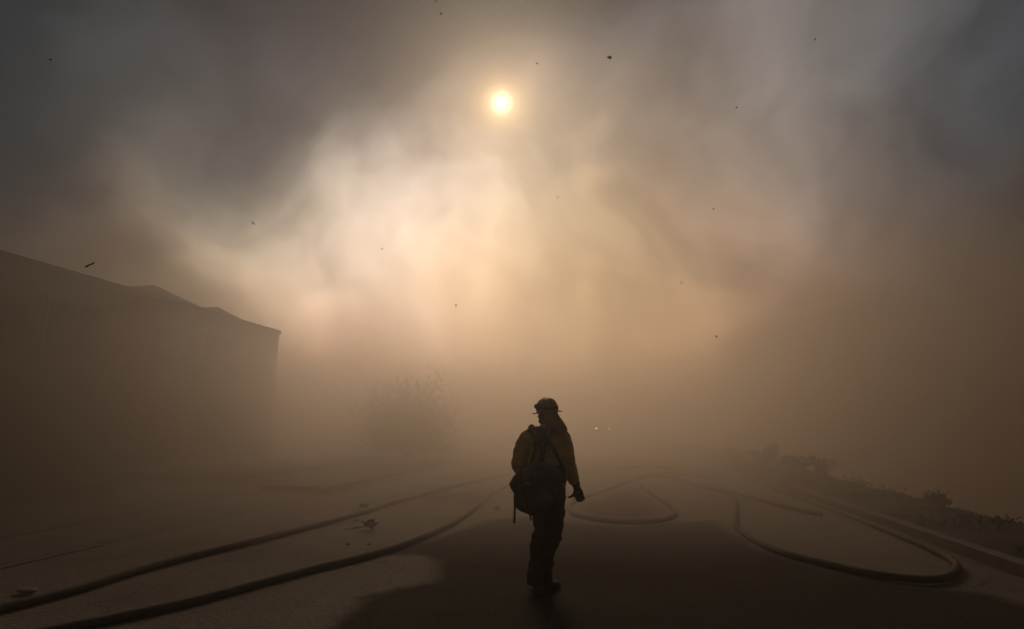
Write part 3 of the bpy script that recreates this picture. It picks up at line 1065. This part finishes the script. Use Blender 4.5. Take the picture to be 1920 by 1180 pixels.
# gloves: palm, four unequal bent fingers, thumb off the side of the palm
def glove(wrist, palm_dir, thumb_side, curl, name='glove'):
    """wrist point; palm_dir along the hand; thumb_side unit vector towards the thumb; curl towards the palm"""
    g = Geo()
    d, ts, c = palm_dir.normalized(), thumb_side.normalized(), curl.normalized()
    w = wrist
    g.tube([w - d * .055, w - d * .03, w, w + d * .03], [(.040, .046), (.037, .043), (.031, .036), (.034, .032)], 14)
    # palm: a rounded slab of ellipses across
    for k, off in enumerate((-.03, -.01, .012, .032)):
        g.tube([w + d * .01 + ts * off * .7, w + d * .05 + ts * off, w + d * .095 + ts * off * 1.05], [.019, .021, .018], 8)
    for off, ln in ((.033, .074), (.012, .084), (-.010, .078), (-.031, .060)):
        k0 = w + d * .085 + ts * off * 1.05
        k1 = k0 + d * ln * .42 + c * ln * .10
        k2 = k1 + d * ln * .20 + c * ln * .30
        k3 = k2 - d * ln * .04 + c * ln * .26
        g.tube([k0, k1, k2, k3], [.0135, .013, .012, .0105], 8)
        g.ball(tuple(k3), (.010, .010, .010), 8, 6)
    t0 = w + d * .028 + ts * .024
    t1 = t0 + d * .030 + ts * .030 + c * .006
    t2 = t1 + d * .012 + ts * .032 + c * .004
    t3 = t2 - d * .002 + ts * .026
    g.tube([t0, t1, t2, t3], [.019, .016, .0135, .011], 8)
    g.ball(tuple(t3), (.0105, .0105, .0105), 8, 6)
    return link(name, fuse(g, name, .0045, 2), M_GLOVE, person, True)


glove(Vector((.350, .055, .985)), Vector((.28, .06, -1)), Vector((-1, .05, -.28)), Vector((.45, .85, .0)))
glove(Vector((-.150, .27, 1.112)), Vector((.35, 1, -.1)), Vector((.6, -.1, .75)), Vector((.5, .2, -.8)))

# neck shroud hanging from the back of the helmet
n = 33
rings = []
for z, cx, cy, r, wob in ((1.762, .060, .02, .098, 0), (1.735, .062, .015, .102, .001), (1.70, .068, .008, .112, .002), (1.66, .078, -.002, .130, .004), (1.62, .088, -.012, .145, .006), (1.58, .094, -.02, .160, .009), (1.555, .094, -.022, .160, .010)):
    ring = []
    for k in range(n):
        a = R(-118 + 236 * k / (n - 1))
        bdir = -fdir * math.cos(a) + fside * math.sin(a)
        rr = r * (1 - .20 * max(0, math.sin(a) * -1) * (1.77 - z) / .2) + wob * math.sin(a * 9 + z * 20)
        if bdir.x < 0:
            rr *= 1 - .34 * -bdir.x * min(1, (1.762 - z) / .12)
        ring.append((cx + bdir.x * rr, cy + bdir.y * rr * .95, z))
    rings.append(ring)
outer = Geo().loft(rings, caps=False, closed=False)
sm = outer.mesh('neck_shroud')
tmp = bpy.data.objects.new('tmp', sm)
COL.objects.link(tmp)
md = tmp.modifiers.new('s', 'SOLIDIFY')
md.thickness = .006
dg = bpy.context.evaluated_depsgraph_get()
dg.update()
sm2 = bpy.data.meshes.new_from_object(tmp.evaluated_get(dg))
bpy.data.objects.remove(tmp)
sm2.name = 'neck_shroud'
link('neck_shroud', sm2, M_SHROUD, person, True)

# helmet, built upright and then tipped a little
helm_m = Matrix.Translation(HC + Vector((0, 0, .014))) @ Matrix.Rotation(-FACE + R(0), 4, 'Z').inverted() @ Matrix.Rotation(0, 4, 'X')
helm_m = Matrix.Translation(HC + Vector((0, 0, .006))) @ Matrix.Rotation(R(-5.0), 4, 'Y') @ Matrix.Rotation(FACE, 4, 'Z')
# in helmet space: +y forward, z = 0 at the brim


def hlink(name, g, m, parent=None, smooth=True):
    me = g.mesh(name)
    me.transform(helm_m)
    return link(name, me, m, parent or person, smooth)


def dome(t, a):
    """t 0..1 from brim to crown"""
    ph = t * math.pi / 2
    r = math.cos(ph) ** .64
    return (.103 * r * math.cos(a), .122 * r * math.sin(a), .002 + .134 * math.sin(ph) ** .95)


g = Geo()
A = np.linspace(0, 2 * math.pi, 41)[:-1]
g.loft([[dome(t_, a) for a in A] for t_ in (0, .08, .18, .3, .42, .55, .68, .8, .9, .97)])
shell = hlink('helmet', g, M_HELMET)
g = Geo()
g.loft([[(.100 * math.cos(a), .119 * math.sin(a), .004) for a in A], [(.130 * math.cos(a), .150 * math.sin(a) + .004, -.001) for a in A],
        [(.142 * math.cos(a), .166 * math.sin(a) + .004, -.007) for a in A], [(.142 * math.cos(a), .166 * math.sin(a) + .004, -.012) for a in A],
        [(.128 * math.cos(a), .148 * math.sin(a) + .004, -.006) for a in A], [(.098 * math.cos(a), .117 * math.sin(a), -.003) for a in A]], caps=False)
hlink('brim', g, M_HELMET, shell)
g = Geo()
for a0 in (math.pi / 2, math.pi / 2 + .8, math.pi / 2 - .8):
    pts = []
    for t_ in np.linspace(.35, 1, 8):
        pts.append(Vector(dome(t_, a0)))
    for t_ in np.linspace(1, .35, 8)[1:]:
        pts.append(Vector(dome(t_, a0 + math.pi)))
    g.tube([p + p.normalized() * .001 for p in pts], [.006] * len(pts), 6)
hlink('ridge', g, M_HELMET, shell)
g = Geo()
g.loft([[tuple(Vector(dome(t_, a)) * k_) for a in A] for t_, k_ in ((.10, 1.006), (.10, 1.03), (.24, 1.03), (.24, 1.006))], caps=False)
hlink('goggle_strap', g, M_WEB, shell)
g = Geo()
g.ball((.0, .112, .066), (.060, .020, .026), 14, 8, .6)
hlink('goggles', g, M_BLACK, shell)
# little ring bracket and clip on the crown
g = Geo()
ringp = [(.030 * math.cos(a) - .01, .020 * math.sin(a), .137 + .012 * math.sin(a)) for a in np.linspace(0, 2 * math.pi, 15)]
g.tube(ringp, .0035, 6)
g.tube([(-.035, .0, .118), (-.03, .0, .134)], .005, 6)
g.tube([(.02, .0, .122), (.05, .005, .122)], .006, 6)
hlink('bracket', g, M_WEB, shell)


def sticker(a0, a1, t0, t1, m, nm='sticker'):
    g = Geo()
    aa = np.linspace(a0, a1, 7)
    tt = np.linspace(t0, t1, 5)
    g.loft([[tuple(Vector(dome(t_, a)) * 1.034) for a in aa] for t_ in tt], caps=False, closed=False)
    hlink(nm, g, m, shell, False)


# seen from behind-left of the wearer: stripes on the side that faces the camera
for a0, a1, t0, t1, m in ((2.75, 3.25, .40, .60, M_STICK), (3.55, 4.0, .40, .60, M_STICK), (4.4, 4.85, .40, .60, M_STICK), (2.6, 3.2, .04, .09, M_REFL), (3.6, 3.95, .24, .36, M_PATCH), (3.35, 3.5, .42, .62, M_REFL)):
    sticker(a0, a1, t0, t1, m)

# ------------------------------------------------------------------ the pack on the firefighter's back
pack = empty('backpack', (PX, PY, 0), PR)
tag(pack, 'dark wildland fire pack with harness, hip pouches and hanging straps worn on the back', 'backpack')


def pillow(outline, y0, y1, rnd=.03, layers=7, ny=0):
    """rounded bag with the given outline (x, z) between depths y0 (near) and y1 (far)"""
    cx = sum(p[0] for p in outline) / len(outline)
    cz = sum(p[1] for p in outline) / len(outline)
    P = spline([(x, 0, z) for x, z in outline + outline[:1]], .02)[:-1]
    W = max(abs(p.x - cx) for p in P)
    g = Geo()
    rings = []
    for k in range(layers):
        u = k / (layers - 1)
        y = y0 + (y1 - y0) * u
        e = abs(2 * u - 1) ** 3
        sc = 1 - e * rnd / W * 1.5
        rings.append([(cx + (p.x - cx) * sc, y + .006 * mnoise.noise(Vector((p.x * 12, u * 3, p.z * 12))), cz + (p.z - cz) * sc) for p in P])
    g.loft(rings)
    # domed near face
    c0 = len(g.v)
    return g


def plink(name, g, m, parent=None, smooth=True):
    return link(name, g.mesh(name), m, parent or pack, smooth)


def wrinkled(geo, name, voxel=.010, amt=.006, sc=(9, 9, 9), smooth=5):
    return fuse(geo, name, voxel, smooth, (amt, sc))


# big bag on the lumbar, hanging low to the left
g = pillow([(-.225, 1.10), (-.12, 1.16), (.02, 1.17), (.10, 1.10), (.11, .95), (.05, .84), (-.03, .785), (-.10, .762), (-.20, .79), (-.268, .828), (-.285, .93), (-.275, 1.03)], -.36, -.13, .05)
bag = link('bag', wrinkled(g, 'bag'), M_PACK, pack, True)
g = pillow([(-.295, 1.125), (-.22, 1.165), (-.17, 1.05), (-.21, .94), (-.28, .95), (-.338, 1.04), (-.328, 1.075)], -.29, -.15, .02)
link('side_pouch', wrinkled(g, 'side_pouch', .008, .003), M_PACK, pack, True)
# top flap of the bag, upper body of the pack and the yoke
g = pillow([(-.22, 1.19), (-.10, 1.245), (.06, 1.245), (.14, 1.20), (.13, 1.10), (0, 1.09), (-.14, 1.085), (-.235, 1.10)], -.31, -.12, .04)
link('lid', wrinkled(g, 'lid'), M_PACK2, pack, True)
g = pillow([(-.12, 1.60), (-.02, 1.602), (.10, 1.598), (.118, 1.57), (.085, 1.50), (.062, 1.44), (-.01, 1.43), (-.085, 1.44), (-.112, 1.50), (-.138, 1.57)], -.185, -.125, .02)
link('yoke', wrinkled(g, 'yoke', .008, .003), M_PACK2, pack, True)
g = pillow([(-.07, 1.56), (.045, 1.56), (.04, 1.455), (-.06, 1.455)], -.205, -.17, .015)
link('yoke_pocket', wrinkled(g, 'yoke_pocket', .007, .002), M_PACK, pack, True)


def strap(name, pts, w, th, m=None, parent=None):
    g = Geo()
    line = spline(pts, .02)
    rings = []
    for i, p in enumerate(line):
        tt = (line[min(i + 1, len(line) - 1)] - line[max(i - 1, 0)]).normalized()
        sd = tt.cross(Vector((0, 1, 0)))
        if sd.length < .1:
            sd = Vector((1, 0, 0))
        sd.normalize()
        nn = sd.cross(tt).normalized()
        rings.append([p + sd * (w / 2) - nn * th, p + sd * (w / 2) + nn * th, p - sd * (w / 2) + nn * th, p - sd * (w / 2) - nn * th])
    g.loft(rings)
    return link(name, g.mesh(name), m or M_WEB, parent or pack)


# shoulder straps over the top and webbing running down to the belt
strap('shoulder_strap', [(-.115, -.135, 1.55), (-.118, -.09, 1.585), (-.11, -.01, 1.582), (-.105, .09, 1.54), (-.115, .135, 1.46), (-.14, .14, 1.32)], .065, .007, M_PACK)
strap('shoulder_strap', [(.115, -.135, 1.55), (.13, -.09, 1.58), (.135, -.01, 1.582), (.145, .09, 1.54), (.15, .135, 1.46), (.17, .14, 1.32)], .065, .007, M_PACK)
strap('webbing', [(-.08, -.155, 1.46), (-.09, -.155, 1.37), (-.11, -.16, 1.28), (-.13, -.17, 1.20)], .032, .003)
strap('webbing', [(-.04, -.165, 1.45), (-.02, -.16, 1.36), (-.035, -.16, 1.28), (-.05, -.18, 1.20)], .036, .004)
strap('webbing', [(.03, -.165, 1.45), (.0, -.16, 1.36), (-.01, -.16, 1.28), (0, -.18, 1.20)], .036, .004)
strap('webbing', [(.055, -.16, 1.45), (.10, -.155, 1.38), (.145, -.145, 1.30), (.18, -.12, 1.23), (.20, -.09, 1.18)], .034, .004)
strap('webbing', [(-.04, -.168, 1.36), (.02, -.17, 1.35)], .03, .003)
# hip belt, right-hand pouch, tail of pouches
g = pillow([(-.20, 1.21), (.0, 1.225), (.195, 1.215), (.215, 1.16), (.20, 1.05), (.02, 1.03), (-.2, 1.05)], -.18, -.11, .02)
link('hip_belt', wrinkled(g, 'hip_belt'), M_PACK, pack, True)
g = pillow([(.10, 1.205), (.20, 1.20), (.222, 1.13), (.232, 1.10), (.222, 1.05), (.12, 1.045), (.095, 1.12)], -.20, -.02, .02)
link('hip_pouch', wrinkled(g, 'hip_pouch', .008, .003), M_PACK, pack, True)
g = pillow([(.08, 1.05), (.19, 1.045), (.205, .98), (.215, .90), (.11, .885), (.075, .95)], -.20, -.10, .02)
link('tool_pouch', wrinkled(g, 'tool_pouch', .008, .003), M_PACK, pack, True)
g = Geo().box(-.20, -.145, -.372, -.366, 1.06, 1.075)
plink('label_tab', g, M_REFL, bag, False)
g = Geo().box(.02, .085, -.322, -.316, 1.11, 1.135)
plink('badge', g, M_PATCH, None, False)
g = pillow([(-.05, 1.01), (.05, 1.01), (.06, .92), (-.05, .91)], -.385, -.34, .015)
link('front_pocket', wrinkled(g, 'front_pocket', .007, .002), M_PACK2, bag, True)
strap('compression_strap', [(-.22, -.30, 1.09), (-.215, -.365, 1.05), (-.19, -.368, .93), (-.15, -.362, .82)], .026, .003, None, bag)
strap('compression_strap', [(.07, -.29, 1.12), (.075, -.362, 1.05), (.06, -.368, .95), (.02, -.35, .84)], .026, .003, None, bag)
strap('hanging_strap', [(-.283, -.24, .99), (-.288, -.245, .90), (-.287, -.24, .80), (-.293, -.235, .685)], .022, .003)
strap('hanging_strap', [(-.15, -.24, .80), (-.137, -.24, .755), (-.127, -.235, .712)], .020, .003)
# haul loop on the left shoulder
loop = [(-.112 + .020 * math.cos(a), -.12, 1.605 + .015 * math.sin(a)) for a in np.linspace(-.3, math.pi + .3, 12)]
plink('haul_loop', Geo().tube(loop, .0035, 6), M_WEB)


def carabiner(x, y, z, h, w):
    pts = []
    for a in np.linspace(0, 2 * math.pi, 22):
        pts.append((x + w * math.cos(a) * (1.15 if math.sin(a) < 0 else .8), y, z + h * math.sin(a)))
    plink('carabiner', Geo().tube(pts, .0045, 6), M_ALU)


carabiner(.105, -.215, 1.548, .036, .018)
carabiner(.092, -.225, .995, .042, .020)


# ------------------------------------------------------------------ air: thin haze everywhere, a thick bank of smoke down the street
def air(name, density, g, tint=None):
    m = bpy.data.materials.new(name)
    m.use_nodes = True
    m.node_tree.nodes.clear()
    o = m.node_tree.nodes.new('ShaderNodeOutputMaterial')
    v = m.node_tree.nodes.new('ShaderNodeVolumePrincipled')
    v.inputs['Color'].default_value = (*(tint or (0.955, 0.91, 0.865)), 1)
    v.inputs['Density'].default_value = density
    v.inputs['Anisotropy'].default_value = g
    m.node_tree.links.new(v.outputs[0], o.inputs['Volume'])
    return m


hm = Geo().box(-200, 200, -85, 215, -8.1, 7.6).mesh('haze')
haze = link('haze', hm, air('haze_air', HAZE_DENSITY, HAZE_G))
haze['kind'] = 'stuff'

# closed bodies of smoke with undulating fronts: one as high as the eaves, a denser one hugging the ground
def smoke_bank(near, ztop, density, seed, amp, us, vs_, turn, tint=None):
    bg = Geo()
    top, bot = [], []
    for v in vs_:
        for u in us:
            front = near + amp * mnoise.noise(Vector((u * .11, seed, 0))) + .45 * amp * mnoise.noise(Vector((u * .35, seed * 2, 0)))
            zt = ztop + .5 * mnoise.noise(Vector((u * .06, v * .07, seed)))
            xx = u + (.8 * mnoise.noise(Vector((v * .2, seed, 1))) if u > 5 and turn == 0 else 0)
            top.append((xx, front + v, zt))
            bot.append((xx, front + v, -7.6))
    nu_, nv_ = len(us), len(vs_)
    N_ = nu_ * nv_
    fs = []
    for j in range(nv_ - 1):
        for i in range(nu_ - 1):
            a = j * nu_ + i
            fs.append((a, a + 1, a + nu_ + 1, a + nu_))
            fs.append((N_ + a, N_ + a + nu_, N_ + a + nu_ + 1, N_ + a + 1))
    for i in range(nu_ - 1):
        fs.append((i, N_ + i, N_ + i + 1, i + 1))
        a = (nv_ - 1) * nu_ + i
        fs.append((a, a + 1, N_ + a + 1, N_ + a))
    for j in range(nv_ - 1):
        a = j * nu_
        fs.append((a, a + nu_, N_ + a + nu_, N_ + a))
        a = j * nu_ + nu_ - 1
        fs.append((a, N_ + a, N_ + a + nu_, a + nu_))
    bg.add(top + bot, fs)
    bank = link('smoke_bank', bg.mesh('smoke_bank'), air('bank_smoke', density, HAZE_G, tint))
    bank.rotation_euler = (0, 0, turn)
    bank['kind'] = 'stuff'


WIDE = [-170, -120, -80, -55] + [-40 + 2.5 * i for i in range(33)] + [55, 80, 120, 170]
STREET = [-60, -40, -30, -24, -20] + [-17 + 2 * i for i in range(10)] + [2.6, 3.9]
DEEP = [0, 2, 4, 6, 8, 10, 12, 14, 16, 18, 20, 22, 24, 26, 28]
smoke_bank(BANK_NEAR, BANK_TOP, BANK_DENSITY, 3.1, 1.4, WIDE, DEEP, R(9.911))
smoke_bank(LOW_NEAR, LOW_TOP, LOW_DENSITY, 8.4, .45, STREET, DEEP, 0.0)
smoke_bank(11.5, 4.2, 0.07, 2.2, .6, [-60, -45, -36, -30, -26, -23, -20, -17.5, -15.5, -13.5, -11.5, -10], DEEP, 0.0)
# light-swallowing smoke added to darken the sides, shade put into its tint: over the drop on the right, and low over the near driveways on the left
SHADE_TINT = (0.72, 0.66, 0.60)
smoke_bank(6.5, 9.0, 0.10, 5.5, 1.2, [9.0, 10.2, 12, 14, 17, 20, 25, 31, 38, 46, 60, 90], DEEP + [32, 38, 46], 0.0, SHADE_TINT)
smoke_bank(2.6, 5.0, 0.06, 6.6, .8, [-60, -45, -34, -27, -22, -18, -15, -12.5, -10.6, -9.2, -8.2], [0, 1.5, 3, 4.5, 6, 7.5, 9], 0.0, SHADE_TINT)
